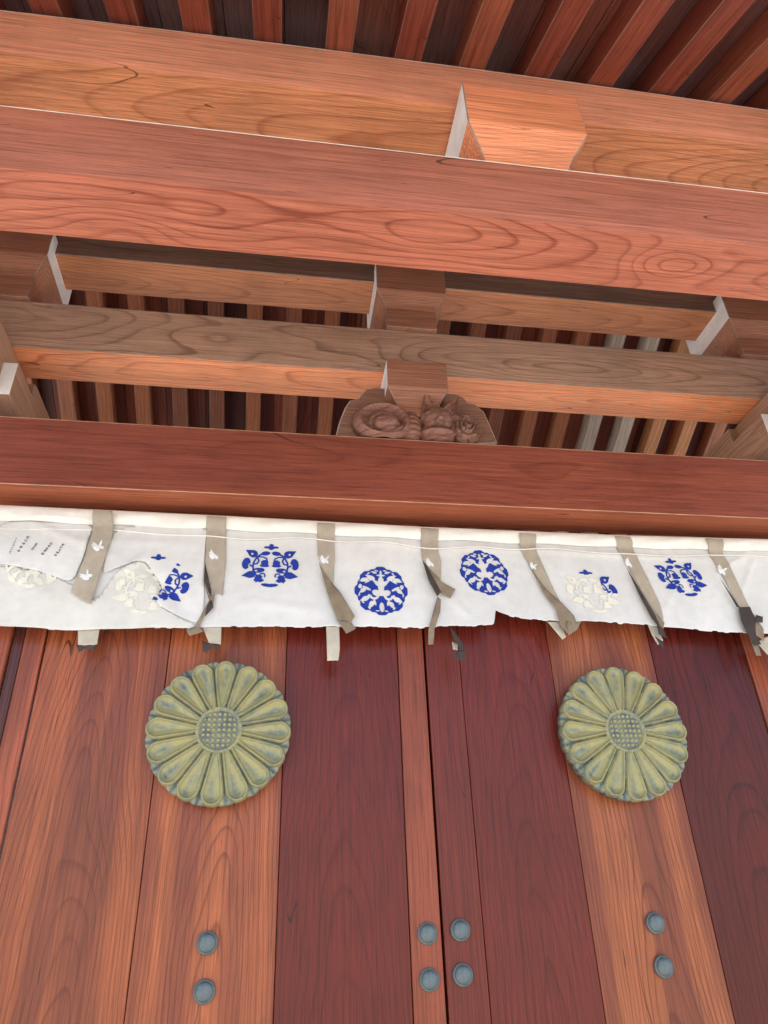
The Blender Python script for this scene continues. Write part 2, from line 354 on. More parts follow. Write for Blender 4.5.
for front in (True, False):
    sg = -1 if front else 1
    ye = .44 if front else 5.62
    Ln = abs(ye-RY)*math.sqrt(1+S*S)
    bm = bmesh.new()
    x = xr0; i = 0
    while x < xr1-.01:
        wd = SP/2 if False else rnd.uniform(.16, .24)
        x2 = min(x+wd, xr1)
        r_ = bmesh.ops.create_cube(bm, size=1.0)
        bmesh.ops.scale(bm, vec=(x2-x-.003, Ln, .03), verts=r_['verts'])
        bmesh.ops.translate(bm, vec=((x+x2)/2, 0, 0), verts=r_['verts'])
        mi = rnd.randrange(3)
        for f in {f for v_ in r_['verts'] for f in v_.link_faces}: f.material_index = mi
        x = x2
    o = bm_obj('roof_boards', bm, brd[:3] if front else brd[3:])
    my = (RY+ye)/2; off = RH+.018
    o.location = (0, my, RZ-S*abs(my-RY)+off*math.sqrt(1+S*S)); o.rotation_euler = (-sg*math.atan(S), 0, 0); G(o)
    # roof covering above the boards
    bm = bmesh.new(); bmesh.ops.create_cube(bm, size=1.0); bmesh.ops.scale(bm, vec=(xr1-xr0+.2, Ln+.1, .12), verts=bm.verts)
    o = bm_obj('roof_covering', bm, paint('copper_roof', (.10, .13, .11), .6, .4, 3))
    off = RH+.10
    o.location = ((xr0+xr1)/2, my, RZ-S*abs(my-RY)+off*math.sqrt(1+S*S)); o.rotation_euler = (-sg*math.atan(S), 0, 0); G(o)
o = G(box('roof_ridge', xr0-.15, xr1+.15, RY-.16, RY+.16, RZ+.16, RZ+.48, paint('copper_ridge', (.10, .13, .11), .6, .4, 3), bev=.02))

# --- doors
DY = 2.60
zb_, zt_ = .20, H+1.462
def dwood(nm, e, l, px, tx, seed, **k):
    return wood(nm, e, l, 'Z', (px, k.pop('py', .3)), (tx, k.pop('tb', .05)), k.pop('freq', 60), k.pop('warp', .05), seed, rough=.30, spec=.30, **k)
d_or1 = dwood('wood_door_orange_wavy', (.40, .118, .050), (.17, .038, .018), -.47, .02, 101, py=.14, tb=.07, freq=80, warp=.06, wl=1.0, tone=(.13, .034, .028), streak=.7, sharp=.7)
d_or2 = dwood('wood_door_orange', (.43, .130, .056), (.18, .040, .018), -.03, -.01, 111, py=.13, tb=.05, freq=90, warp=.045, tone=(.15, .036, .028), streak=.7, sharp=.65)
d_m1 = dwood('wood_door_maroon', (.15, .022, .014), (.08, .010, .007), .40, .01, 121, py=.18, tb=.07, freq=75, warp=.05, streak=.3, tone=(.15, .02, .014))
d_st = dwood('wood_door_plain_stile', (.29, .074, .040), (.18, .040, .022), .9, .0, 131, freq=120, warp=.015, streak=.2, sharp=.25)
d_dk = dwood('wood_door_dark_stile', (.20, .034, .022), (.12, .018, .012), .9, .01, 141, freq=100, warp=.03)
d_m2 = dwood('wood_door_maroon_plain', (.165, .025, .017), (.09, .011, .008), -.34, -.015, 151, py=.20, tb=.06, freq=75, warp=.045)
d_or3 = dwood('wood_door_orange_streaky', (.38, .122, .055), (.155, .035, .018), .07, -.02, 161, py=.14, tb=.05, freq=95, warp=.035, streak=.95, tone=(.15, .036, .028), sharp=.8)
d_m3 = dwood('wood_door_deep_maroon', (.115, .015, .010), (.05, .006, .004), .48, .01, 171, py=.13, tb=.06, freq=60, warp=.06, wl=1.2, sharp=.8)
d_j = dwood('wood_jamb', (.42, .12, .06), (.23, .05, .028), -.4, .02, 181, freq=80, tone=(.14, .04, .028), streak=.8)
d_pj = dwood('wood_jamb_dark', (.11, .035, .03), (.06, .018, .016), -.4, .02, 185, freq=80)
d_j2 = dwood('wood_jamb_orange', (.33, .095, .05), (.17, .036, .018), -.2, .02, 191, freq=90, tone=(.2, .05, .035), streak=.8)
def door(name, planks, label):
    root = None
    bm = bmesh.new(); mats = []
    x00, x11 = planks[0][0], planks[-1][1]; cx = (x00+x11)/2
    for i, (x0, x1, mt, dy) in enumerate(planks):
        r_ = bmesh.ops.create_cube(bm, size=1.0)
        bmesh.ops.scale(bm, vec=(x1-x0-.0024, .055, zt_-zb_), verts=r_['verts'])
        bmesh.ops.translate(bm, vec=((x0+x1)/2-cx, .0275+dy, 0), verts=r_['verts'])
        if mt not in mats: mats.append(mt)
        for f in {f for v_ in r_['verts'] for f in v_.link_faces}: f.material_index = mats.index(mt)
    mats.append(d_pj)
    r_ = bmesh.ops.create_cube(bm, size=1.0)
    bmesh.ops.scale(bm, vec=(x11-x00-.01, .03, zt_-zb_-.01), verts=r_['verts']); bmesh.ops.translate(bm, vec=(0, .068, 0), verts=r_['verts'])
    for f in {f for v_ in r_['verts'] for f in v_.link_faces}: f.material_index = len(mats)-1
    o = bm_obj(name, bm, mats, None, (cx, DY, (zb_+zt_)/2)); bevel(o, .0014, -1)
    G(o); o['label'] = label
    return o
dl = door('door_leaf', [(-.816, -.387, d_or1, 0), (-.387, .037, d_or2, .0006), (.037, .455, d_m1, 0.0003), (.455, .556, d_st, -.004)], 'left door leaf with orange planks at its outer side')
dr = door('door_leaf', [(.563, .695, d_dk, -.002), (.695, 1.06, d_m2, .0005), (1.06, 1.489, d_or3, 0.001), (1.489, 1.897, d_m3, 0)], 'right door leaf with one bright orange plank')
G(box('door_jamb', -.889, -.821, DY-.006, DY+.11, .12, zt_, [d_j], bev=.003))
G(box('door_jamb', -.930, -.892, DY+.004, DY+.10, .12, zt_, [d_pj], bev=.003))
G(box('door_jamb', -1.135, -.933, DY-.010, DY+.10, .12, zt_, [d_j2], bev=.003))
G(box('door_jamb', 1.902, 2.02, DY-.006, DY+.11, .12, zt_, [d_j2], bev=.003))
G(box('door_jamb', 2.024, 2.25, DY-.002, DY+.10, .12, zt_, [d_j2], bev=.003))
G(box('meeting_batten', .50, .62, DY+.085, DY+.12, .2, zt_, [d_pj, ARRIS_GRAY], bev=.003))
G(box('threshold', -1.13, 2.25, DY-.10, DY+.16, .12, .195, [wPost, ARRIS_GRAY], bev=.006))

# --- bolts
zinc = paint('patinated_bolt_metal', (.15, .18, .18), .5, .4, 30, .3)
zn = zinc.node_tree.nodes['Principled BSDF']; zn.inputs['Metallic'].default_value = .35
def lathe(name, prof, seg, mat, parent, loc):
    """revolve (r, out) about the -Y axis"""
    bm = bmesh.new(); rings = []
    for r_, h_ in prof:
        if r_ < 1e-6: rings.append([bm.verts.new((0, -h_, 0))])
        else: rings.append([bm.verts.new((r_*math.cos(2*math.pi*i/seg), -h_, r_*math.sin(2*math.pi*i/seg))) for i in range(seg)])
    for a_, b_ in zip(rings[:-1], rings[1:]):
        for i in range(seg):
            j = (i+1) % seg
            if len(b_) == 1: bm.faces.new((a_[i], a_[j], b_[0]))
            else: bm.faces.new((a_[i], a_[j], b_[j], b_[i]))
    bmesh.ops.recalc_face_normals(bm, faces=bm.faces)
    return bm_obj(name, bm, mat, parent, loc, True)
bp_ = [(.040, -.004), (.040, .006), (.0375, .009), (.0335, .0085), (.0325, .010)]+[(.0325*math.cos(a_), .010+.012*math.sin(a_)**.8) for a_ in np.linspace(.15, math.pi/2, 8)]
bp_[-1] = (0, .022)
bp_ = [(a_*.80, b_*.8) for a_, b_ in bp_]
for leaf, pts in ((dl, ((207, 943), (204, 992), (428, 933.5), (430, 980))), (dr, ((461, 930), (463.5, 975), (656.5, 923), (665, 967)))):
    for i, (px, py) in enumerate(pts):
        x, z = at(px, py, 2.585)
        dy = .008 if False else 0
        o = lathe('bolt_head', bp_, 40, zinc, leaf, Vector((x, DY-.004, z))-Vector((leaf.location+gate_off)))

# --- chrysanthemum crests
def brass():
    m, t, b = newmat('patinated_brass'); n = N(t); tc = n.n('ShaderNodeTexCoord')
    at_ = n.n('ShaderNodeAttribute'); at_.attribute_name = 'wear'
    n1 = n.noise(tc.outputs['Object'], 14, 4.0, .65); n2 = n.noise(tc.outputs['Object'], 70, 3.0)
    f = n.m('ADD', n.m('ADD', at_.outputs['Fac'], n.m('MULTIPLY_ADD', n1.outputs[0], .8, -.40)), n.m('MULTIPLY_ADD', n2.outputs[0], .4, -.2))
    c = n.ramp(f, [(.05, (.15, .15, .075)), (.32, (.34, .30, .125)), (.52, (.37, .335, .155)), (.74, (.235, .25, .17)), (.98, (.085, .11, .12))])
    t.links.new(c, b.inputs['Base Color']); b.inputs['Metallic'].default_value = .2
    b.inputs['Roughness'].default_value = .5
    bp = n.n('ShaderNodeBump'); bp.inputs['Strength'].default_value = .3; bp.inputs['Distance'].default_value = .001
    t.links.new(n2.outputs[0], bp.inputs['Height']); t.links.new(bp.outputs[0], b.inputs['Normal'])
    return m
BR = brass()
def crest(x, z, R, rot, label):
    nr, nth = 110, 768
    r = np.concatenate([np.linspace(.26, 1.0, nr)]); th = np.linspace(0, 2*np.pi, nth, endpoint=False)
    RR, TH = np.meshgrid(r, th, indexing='ij')
    def petal(TH, RRn, off, Rt, wfac):
        seg = 2*np.pi/16
        d = (TH-off+seg/2) % seg-seg/2
        s = RRn*d                      # sideways distance
        wmax = Rt*seg/2*wfac
        rc = Rt-wmax*.95                # centre of the rounded tip
        w_ = np.where(RRn < rc, wmax*(.26+.74*np.clip((RRn-.28)/(rc-.28), 0, 1)**.8), 0)
        tip = np.sqrt(np.clip(wmax**2-(np.clip(RRn-rc, 0, None)*1.0/.95)**2, 0, None))
        w_ = np.where(RRn < rc, w_, tip)
        return s, w_, wmax, rc
    s, w_, wm, rc = petal(TH, RR, rot, 1.0, .80)
    # distance-like edge coordinate
    inside = (np.abs(s) < w_)
    edge = np.where(inside, np.minimum(w_-np.abs(s), np.where(RR > rc, 1.0*wm*(1-np.sqrt((np.abs(s)/wm)**2+((RR-rc)/(.95*wm))**2).clip(0, 1)), 9)), 0)
    e = edge/wm
    rim = np.exp(-((e-.17)/.11)**2)
    bowl = np.clip((e-.25)/.5, 0, 1)
    base = .060*(1-.45*(RR-.28)**1.5)
    radial = np.clip((RR-.3)/.65, 0, 1)
    h = base + np.where(inside, .014+.030*rim*np.clip(e/.08, 0, 1)-.050*bowl*(.25+.75*radial)+.012*np.exp(-((np.abs(s)/wm)/.12)**2)*(1-radial)*0, 0)
    # back petals, offset half a step
    s2, w2, wm2, rc2 = petal(TH, RR, rot+np.pi/16, 1.0, .99)
    in2 = (np.abs(s2) < w2)
    e2 = np.where(in2, (w2-np.abs(s2))/wm2, 0)
    hb = base-.030+np.where(in2, .014*np.clip(e2/.15, 0, 1)-.016*np.exp(-(s2/wm2/.10)**2), -.03)
    h = np.where(inside, h, hb)
    h = np.where(inside | in2, h, -.03)
    wear = np.where(inside, .56+.08*rim-.12*bowl+.34*bowl*np.exp(-((s/wm-.12)/.35)**2)*np.clip((RR-.45)/.3, 0, 1), .72+.2*np.exp(-((s2/wm2)/.12)**2))
    rad_s = RR.copy()
    # outline: push outer ring to the scalloped silhouette
    out = np.maximum(np.where(np.abs(((TH-rot+np.pi/16) % (np.pi/8))-np.pi/16) < 9, 0, 0), 0)
    d1 = np.abs((TH-rot+np.pi/16) % (np.pi/8)-np.pi/16); d2 = np.abs((TH-rot) % (np.pi/8)-np.pi/16)
    lim = np.maximum(rc+.95*np.sqrt(np.clip(wm**2-(rc*d1)**2, 0, None)), rc2+.95*np.sqrt(np.clip(wm2**2-(rc2*d2)**2, 0, None)))
    rad = np.minimum(RR, lim)
    xs = (rad*R*np.sin(TH)); zs = rad*R*np.cos(TH); ys = -(h*R*1.0+.056)
    vs = np.stack([xs, ys, zs], -1).reshape(-1, 3).tolist()
    fs = []; nrr = len(r)
    for i in range(nrr-1):
        for j in range(nth):
            k = (j+1) % nth; fs.append((i*nth+j, i*nth+k, (i+1)*nth+k, (i+1)*nth+j))
    # side wall back to the door
    nb = len(vs)
    for yy, sc in ((-.020, .985), (-.001, .955)):
        for j in range(nth):
            x_, y_, z_ = vs[(nrr-1)*nth+j]; vs.append((x_*sc, yy, z_*sc))
    prev = (nrr-1)*nth
    for q in range(2):
        cur = nb+q*nth
        for j in range(nth):
            k = (j+1) % nth; fs.append((prev+j, prev+k, cur+k, cur+j))
        prev = cur
    me = bpy.data.meshes.new('chrysanthemum_crest'); me.from_pydata(vs, [], fs); me.update()
    at_ = me.attributes.new('wear', 'FLOAT', 'POINT'); wv = np.concatenate([wear.reshape(-1), np.full(2*nth, .95)]); at_.data.foreach_set('value', wv.astype(np.float32))
    bm = bmesh.new(); bm.from_mesh(me); bmesh.ops.recalc_face_normals(bm, faces=bm.faces); bm.to_mesh(me); bm.free()
    me.polygons.foreach_set('use_smooth', [True]*len(me.polygons)); me.materials.append(BR)
    o = link('chrysanthemum_crest', me); o.location = (x, DY-.001, z); G(o); o['label'] = label
    # boss with raised ring and studded lattice
    nr2, nt2 = 80, 260
    r2 = np.linspace(0.001, .305, nr2); t2 = np.linspace(0, 2*np.pi, nt2, endpoint=False); R2, T2 = np.meshgrid(r2, t2, indexing='ij')
    X2, Z2 = R2*np.sin(T2), R2*np.cos(T2); BS = 1.08
    pit = .0655
    gx, gz = (X2/pit+.5) % 1-.5, (Z2/pit+.5) % 1-.5
    stud = np.clip(1-(np.sqrt(gx**2+gz**2)/.36)**2, 0, 1)**.5*(R2 < .235)
    ringh = np.where(R2 > .245, .020*np.clip(np.sin(np.clip((R2-.245)/.06, 0, 1)*np.pi), 0, 1)**.6, 0)
    h2 = .060+ringh*1.3+.024*stud; h2 = np.where(R2 > .30, .035, h2)
    vs = np.stack([X2*R*BS, -(h2*R+.059), Z2*R*BS], -1).reshape(-1, 3).tolist()
    fs = [(i*nt2+j, i*nt2+(j+1) % nt2, (i+1)*nt2+(j+1) % nt2, (i+1)*nt2+j) for i in range(nr2-1) for j in range(nt2)]
    me = bpy.data.meshes.new('studded_boss'); me.from_pydata(vs, [], fs)
    at_ = me.attributes.new('wear', 'FLOAT', 'POINT'); wv = np.where(R2 > .24, .66, .88-.42*(stud > .15)).reshape(-1); at_.data.foreach_set('value', wv.astype(np.float32))
    bm = bmesh.new(); bm.from_mesh(me); bmesh.ops.recalc_face_normals(bm, faces=bm.faces); bm.to_mesh(me); bm.free()
    me.polygons.foreach_set('use_smooth', [True]*len(me.polygons)); me.materials.append(BR)
    bo = link('studded_boss', me, o)
    return o
x, z = at(219, 729.5, 2.525); crest(x, z, .243, .03, 'left brass chrysanthemum crest')
x, z = at(625.5, 730.5, 2.525); crest(x, z, .243, .0, 'right brass chrysanthemum crest')

# --- carved panel with cat and flower
wK = wood('wood_carving', (.38, .19, .12), (.19, .085, .055), 'X', (.1, -.18), (.03, .15), 90, .05, 201, gray=.35)
wK2 = wood('wood_carving_figure', (.32, .13, .08), (.11, .038, .026), 'X', (.1, -.3), (.03, .25), 40, .08, 207, gray=.4)
KY = 2.45
EDGE_LT = paint('pale_board_edge', (.55, .47, .40), .6, .35, 14)
sil = [(336, 434), (339, 422), (345, 407), (350, 400), (358, 398), (361, 394), (366, 388.5), (376, 387), (386, 388), (399, 391), (436, 394), (446, 392.5), (456, 393.5), (464, 397), (468, 402), (476, 404), (484, 411), (490, 424), (498, 443), (420, 462), (330, 458)]
def pxs(pts, Y): return [at(x_, y_, Y) for x_, y_ in pts]
def slab(name, pts, y, th, mats, parent=None, bev=.002, edge_mat=0):
    """flat outline with real thickness; pts world (x,z)"""
    cx = sum(p[0] for p in pts)/len(pts); cz = sum(p[1] for p in pts)/len(pts)
    bm = bmesh.new()
    a_ = [bm.verts.new((p[0]-cx, 0, p[1]-cz)) for p in pts]; b_ = [bm.verts.new((p[0]-cx, th, p[1]-cz)) for p in pts]
    bm.faces.new(a_); bm.faces.new(b_[::-1])
    for i in range(len(pts)):
        f = bm.faces.new((a_[i], b_[i], b_[(i+1) % len(pts)], a_[(i+1) % len(pts)])); f.material_index = edge_mat
    bmesh.ops.recalc_face_normals(bm, faces=bm.faces)
    o = bm_obj(name, bm, mats, parent, (cx, y, cz))
    if bev: bevel(o, bev, edge_mat)
    return o
P = pxs(sil, KY); ze = H+2.40*.737+.002
P = [(x_, max(z_, ze)) for x_, z_ in P]
panel = slab('carved_panel', P, KY, .09, [wK, EDGE_LT], None, .006, 1); G(panel); panel['label'] = 'carved board with a curled cat and a flower'
def relief(name, x0, x1, z0, z1, fn, step, y, mat):
    xs = np.arange(x0, x1, step); zs = np.arange(z0, z1, step); XX, ZZ = np.meshgrid(xs, zs, indexing='ij')
    Hh = fn(XX, ZZ); nz = len(zs); ok = Hh > 0
    use = ok.copy(); use[1:] |= ok[:-1]; use[:-1] |= ok[1:]; use[:, 1:] |= ok[:, :-1]; use[:, :-1] |= ok[:, 1:]
    Hc = np.where(ok, Hh, -.004)
    idx = -np.ones(use.shape, int); idx[use] = np.arange(use.sum())
    vs = [(float(XX[i, j])-x0, float(-Hc[i, j]), float(ZZ[i, j])-z0) for i, j in zip(*np.where(use))]
    fs = []
    for i in range(len(xs)-1):
        for j in range(nz-1):
            q = (idx[i, j], idx[i, j+1], idx[i+1, j+1], idx[i+1, j])
            if min(q) >= 0: fs.append(q)
    me = bpy.data.meshes.new(name); me.from_pydata(vs, [], fs)
    me.polygons.foreach_set('use_smooth', [True]*len(fs)); me.materials.append(mat)
    o = link(name, me); o.location = (x0, y, z0)
    return o
def ell(X_, Z_, cx, cz, rx, rz, hh, rot=0):
    c_, s_ = math.cos(rot), math.sin(rot); u = ((X_-cx)*c_+(Z_-cz)*s_)/rx; v_ = (-(X_-cx)*s_+(Z_-cz)*c_)/rz
    return np.sqrt(np.clip(1-u*u-v_*v_, 0, None))*hh
def K(px, py, h_=.04): return at(px, py, KY-h_)
def catfn(X_, Z_):
    bx, bz = K(383, 421, .045)
    rr = np.sqrt(((X_-bx)/.128)**2+((Z_-bz)/.098)**2); th = np.arctan2((Z_-bz)/.098, (X_-bx)/.128)
    body = np.where(rr < 1, .030+.040*np.sqrt(np.clip(1-rr**2, 0, 1)), 0)
    # thick rolled spine round the outside, sunken flank, tail and hind leg coiled within
    body = body+np.where(rr < 1, .020*np.exp(-((rr-.80)/.13)**2)-.018*np.exp(-((rr-.56)/.12)**2), 0)
    r2 = np.sqrt(((X_-bx-.02)/.066)**2+((Z_-bz+.022)/.045)**2)
    body = body+np.where(r2 < 1, .016*np.sqrt(np.clip(1-r2**2, 0, 1)), 0)-np.where(rr < .9, .012*np.exp(-((r2-1)/.12)**2), 0)
    body = np.where(body > .004, body+.0004*np.sin(34*th)*(rr > .6)+.0006*np.sin((X_*.8+Z_)*330)*(rr <= .6), 0)
    nx, nz_ = K(412, 422, .05); neck = ell(X_, Z_, nx, nz_, .050, .10, .060, .0)
    neck = np.where(neck > 0, neck+.002*np.sin(Z_*260), 0)
    hx, hz = K(440, 413, .07); head = ell(X_, Z_, hx, hz, .078, .062, .082)**1.0
    chx, chz = K(440, 428, .06); chest = ell(X_, Z_, chx, chz, .085, .060, .064)
    chest = np.where(chest > 0, chest-.010*np.abs(np.sin((Z_-chz)*85+6*(X_-chx)**2)), 0)
    h = np.maximum.reduce([body, neck, head, chest])
    mx, mz = K(441, 417, .09); h = np.maximum(h, ell(X_, Z_, mx, mz, .030, .020, .100))
    for (ax, ay, bx_, by_, cx_, cy_) in ((424, 392, 422, 412, 437, 404), (459, 397.5, 447, 405, 459, 415)):
        a_, b_, c_ = K(ax, ay, .06), K(bx_, by_, .06), K(cx_, cy_, .06)
        sg = 1 if ((b_[0]-a_[0])*(c_[1]-a_[1])-(b_[1]-a_[1])*(c_[0]-a_[0])) > 0 else -1
        def sd(p, q): return sg*((q[0]-p[0])*(Z_-p[1])-(q[1]-p[1])*(X_-p[0]))/math.hypot(q[0]-p[0], q[1]-p[1])
        d = np.minimum.reduce([sd(a_, b_), sd(b_, c_)+.02, sd(c_, a_)])
        ear = np.where(d > 0, .060+.012*np.clip(d/.004, 0, 1)-.022*np.clip((d-.005)/.006, 0, 1), 0)
        h = np.maximum(h, ear)
    for ex, ey, s_ in ((431, 408, 1), (449, 410, -1)):
        x_, z_ = K(ex, ey, .075); dd = np.abs((Z_-z_)-.25*s_*(X_-x_)+14*(X_-x_)**2-.003); h = h-np.where((np.abs(X_-x_) < .024), .016*np.exp(-(dd/.0034)**2), 0)
    x_, z_ = K(441, 421, .09); h = h-np.where(np.abs(X_-x_) < .03, .012*np.exp(-((Z_-z_-.35*np.abs(X_-x_))/.003)**2), 0)
    return np.where(h > .004, h, 0)
x0, z0 = K(348, 447); x1, z1 = K(468, 383); z0 = max(z0, ze+.001)
cat = relief('cat_figure', x0, x1, z0, z1+.02, catfn, .0020, KY+.001, wK2); cat.parent = panel; cat.location = Vector(cat.location)-(panel.location+gate_off)
def flfn(X_, Z_):
    cx, cz = K(467, 427); h = np.zeros(X_.shape)
    r = np.hypot(X_-cx, (Z_-cz)/1.15); th = np.arctan2(Z_-cz, X_-cx)
    for R_, n_, ph, hb in ((.068, 7, .2, .035), (.048, 6, .7, .055), (.030, 5, .1, .072), (.015, 4, .3, .085)):
        edge = R_*(.86+.14*np.abs(np.cos(n_*(th+ph)/2))**.6)
        q = r/edge
        hh = np.where(q < 1, hb*(.55+.45*q**2)-.012*np.exp(-(np.cos(n_*(th+ph)/2)/.15)**2)*(q > .5), 0)
        h = np.where(q < 1, hh, h)
    return h
x0, z0 = K(450, 445); x1, z1 = K(486, 402); z0 = max(z0, ze+.001)
fl = relief('carved_flower', x0, x1, z0, z1, flfn, .0018, KY+.001, wK); fl.parent = panel; fl.location = Vector(fl.location)-(panel.location+gate_off)
fl.location.y -= 0
cat['label'] = 'carved curled cat with pointed ears'; fl['label'] = 'carved open peony'

# ------------------------------------------------------------------ curtain
CY = 2.50
def cloth_mat(name, col, weave=.06, trans=.12, dirt=.12):
    m, t, b = newmat(name); n = N(t); tc = n.n('ShaderNodeTexCoord')
    d = n.noise(tc.outputs['Object'], 3.5, 5.0, .6); d2 = n.noise(tc.outputs['Object'], 26, 3.0, .6)
    f = n.ramp(d.outputs[0], [(.32, 1-dirt), (.62, 1.0)]); f2 = n.ramp(d2.outputs[0], [(.3, 1-dirt*.5), (.6, 1.0)])
    c = n.mix(1.0, n.mix(1.0, col, f, 'MULTIPLY'), f2, 'MULTIPLY')
    t.links.new(c, b.inputs['Base Color']); b.inputs['Roughness'].default_value = .85; b.inputs['Specular IOR Level'].default_value = .15
    sp = n.n('ShaderNodeSeparateXYZ'); t.links.new(tc.outputs['Object'], sp.inputs[0])
    wx = n.m('SINE', n.m('MULTIPLY', sp.outputs[0], 2400.)); wz = n.m('SINE', n.m('MULTIPLY', sp.outputs[2], 2400.))
    sl = n.noise(n.comb(n.m('MULTIPLY', sp.outputs[0], 3), 0.0, n.m('MULTIPLY', sp.outputs[2], 260)), 1.0, 2.0)
    bp = n.n('ShaderNodeBump'); bp.inputs['Strength'].default_value = .5; bp.inputs['Distance'].default_value = .0008
    t.links.new(n.m('ADD', n.m('MULTIPLY', n.m('ADD', wx, wz), weave), n.m('MULTIPLY', sl.outputs[0], 1.0)), bp.inputs['Height'])
    cn = n.noise(tc.outputs['Object'], 9, 3.0); b2 = n.n('ShaderNodeBump'); b2.inputs['Strength'].default_value = .5; b2.inputs['Distance'].default_value = .012
    t.links.new(cn.outputs[0], b2.inputs['Height']); t.links.new(bp.outputs[0], b2.inputs['Normal']); t.links.new(b2.outputs[0], b.inputs['Normal'])
    if trans:
        tr = n.n('ShaderNodeBsdfTranslucent'); t.links.new(c, tr.inputs[0])
        mx = n.n('ShaderNodeMixShader'); mx.inputs[0].default_value = trans
        t.links.new(b.outputs[0], mx.inputs[1]); t.links.new(tr.outputs[0], mx.inputs[2])
        t.links.new(mx.outputs[0], t.nodes['Material Output'].inputs['Surface'])
    return m
CW = cloth_mat('white_hemp_cloth', (.82, .815, .80))
CWH = cloth_mat('white_hemp_hem', (.90, .88, .81), trans=0)
CWI = cloth_mat('inner_ivory_cloth', (.80, .785, .735), trans=.1)
CT = cloth_mat('taupe_ribbon', (.52, .45, .36), dirt=.22)
CT2 = cloth_mat('taupe_ribbon_worn', (.34, .265, .19), dirt=.4)
CDK = cloth_mat('slit_and_fray_dark_cloth', (.075, .06, .055), dirt=.3, trans=0)
CCR = cloth_mat('cream_ribbon_back', (.66, .60, .48), dirt=.2)
BLUE = paint('indigo_dye', (.022, .05, .34), .8, .25, 60, .2, .15)
PALE = paint('unstained_crest_dye', (.80, .775, .67), .9, .1, 40, .2, .1)
CHALK = paint('white_print', (.82, .84, .86), .8, .15, 40, .2, .1)
INK = paint('ink', (.05, .05, .06), .8, .3, 60)

hem_px = [(-90, 624), (0, 625), (30, 626.5), (60, 628.5), (100, 629), (150, 627.5), (200, 627), (260, 627.5), (330, 627.5), (380, 628), (435, 628), (470, 627), (493, 625), (494, 624.5), (494.6, 611.5), (500, 613), (510, 616), (520, 618.5), (535, 620.5), (560, 622), (580, 621.5), (600, 622), (640, 624), (670, 627), (700, 630), (745, 632), (768, 633), (900, 640)]
HX = np.array([at(*p, CY) for p in hem_px])
TOPX = np.array([at(*p, CY) for p in ((-90, 502), (0, 506.5), (95, 511), (220, 517), (420, 528), (620, 536.5), (768, 540.5), (900, 545))])
def hemz(x): return np.interp(x, HX[:, 0], HX[:, 1])
def topz(x): return np.interp(x, TOPX[:, 0], TOPX[:, 1])
def cy(x, z):
    x = np.asarray(x, float); z = np.asarray(z, float)
    tz = topz(x); v_ = np.clip((tz-z)/.45, 0, 1.2)
    y = CY - .004*np.sin(x*15+1.0+2*v_)*v_ - .010*np.sin(x*2.0+.5)*v_ - .0035*np.sin(x*31+z*11)*v_**2
    for (ax, az, bx, bz_, wd, am) in WR:
        dx, dz = bx-ax, bz_-az; L_ = math.hypot(dx, dz); u = ((x-ax)*dx+(z-az)*dz)/L_/L_; s_ = ((x-ax)*dz-(z-az)*dx)/L_
        y = y - am*np.exp(-(s_/wd)**2)*np.clip(np.sin(np.clip(u, 0, 1)*math.pi), 0, 1)**.6
    return y
def wr(x0, y0, x1, y1, wd, am):
    a_, b_ = at(x0, y0, CY), at(x1, y1, CY); return (a_[0], a_[1], b_[0], b_[1], wd, am)
WR = [wr(5, 512, 120, 560, .012, .006), wr(28, 518, 95, 522, .008, .006), wr(140, 560, 190, 615, .02, -.010), wr(115, 575, 150, 555, .012, .008), wr(60, 540, 200, 545, .012, .004),
      wr(758, 545, 715, 575, .012, .006), wr(758, 545, 740, 600, .012, .006), wr(230, 600, 330, 612, .02, .004), wr(450, 540, 520, 560, .02, .004), wr(350, 610, 420, 600, .02, -.004), wr(690, 560, 660, 620, .015, .004),
      wr(560, 545, 640, 560, .02, .004), wr(5, 560, 60, 610, .03, .006), wr(225, 560, 215, 622, .012, .006), wr(442, 590, 470, 620, .02, .006), (0.3, 1.5+1.33, 2.2, 1.5+1.30, .012, .003)]
curtain = tag(empty('gate_curtain', (.55, CY, H+1.42)), 'worn white cloth curtain with blue crests and taupe ribbons hanging under the lintel', 'curtain')
co = Vector(curtain.location)
def CUR(o): o.parent = curtain; o.location = Vector(o.location)-co; return o
def sheet(name, fbot, ftop, xs, nz, mat, yoff=0.0, thick=.0012):
    vs = []; fs = []
    for x_ in xs:
        zb, zt = fbot(x_), ftop(x_)
        for j in range(nz):
            z_ = zt+(zb-zt)*j/(nz-1); vs.append((x_, float(cy(x_, z_))-yoff, z_))
    for i in range(len(xs)-1):
        for j in range(nz-1): fs.append((i*nz+j, (i+1)*nz+j, (i+1)*nz+j+1, i*nz+j+1))
    me = bpy.data.meshes.new(name); me.from_pydata([(a_-co.x, b_-co.y, c_-co.z) for a_, b_, c_ in vs], [], fs)
    me.polygons.foreach_set('use_smooth', [True]*len(fs)); me.materials.append(mat)
    o = link(name, me); o.location = co; s_ = o.modifiers.new('thickness', 'SOLIDIFY'); s_.thickness = thick; s_.offset = 1
    return CUR(o)
nx = at(494.3, 618, CY)[0]
xs = sorted(set(list(np.linspace(-1.32, 2.32, 520))+[nx-.001, nx+.001]))
rag = random.Random(3); ragv = {}
def hem2(x_): 
    k = round(x_*45); ragv.setdefault(k, rag.choice([0, 0, 0, 0, .002, -.003, .004])); return float(hemz(x_))+ragv[k]
xl = at(1.5, 508, CY)[0]
sheet('cloth', hem2, lambda x_: float(topz(x_)), [v_ for v_ in xs if v_ >= xl], 60, CW)
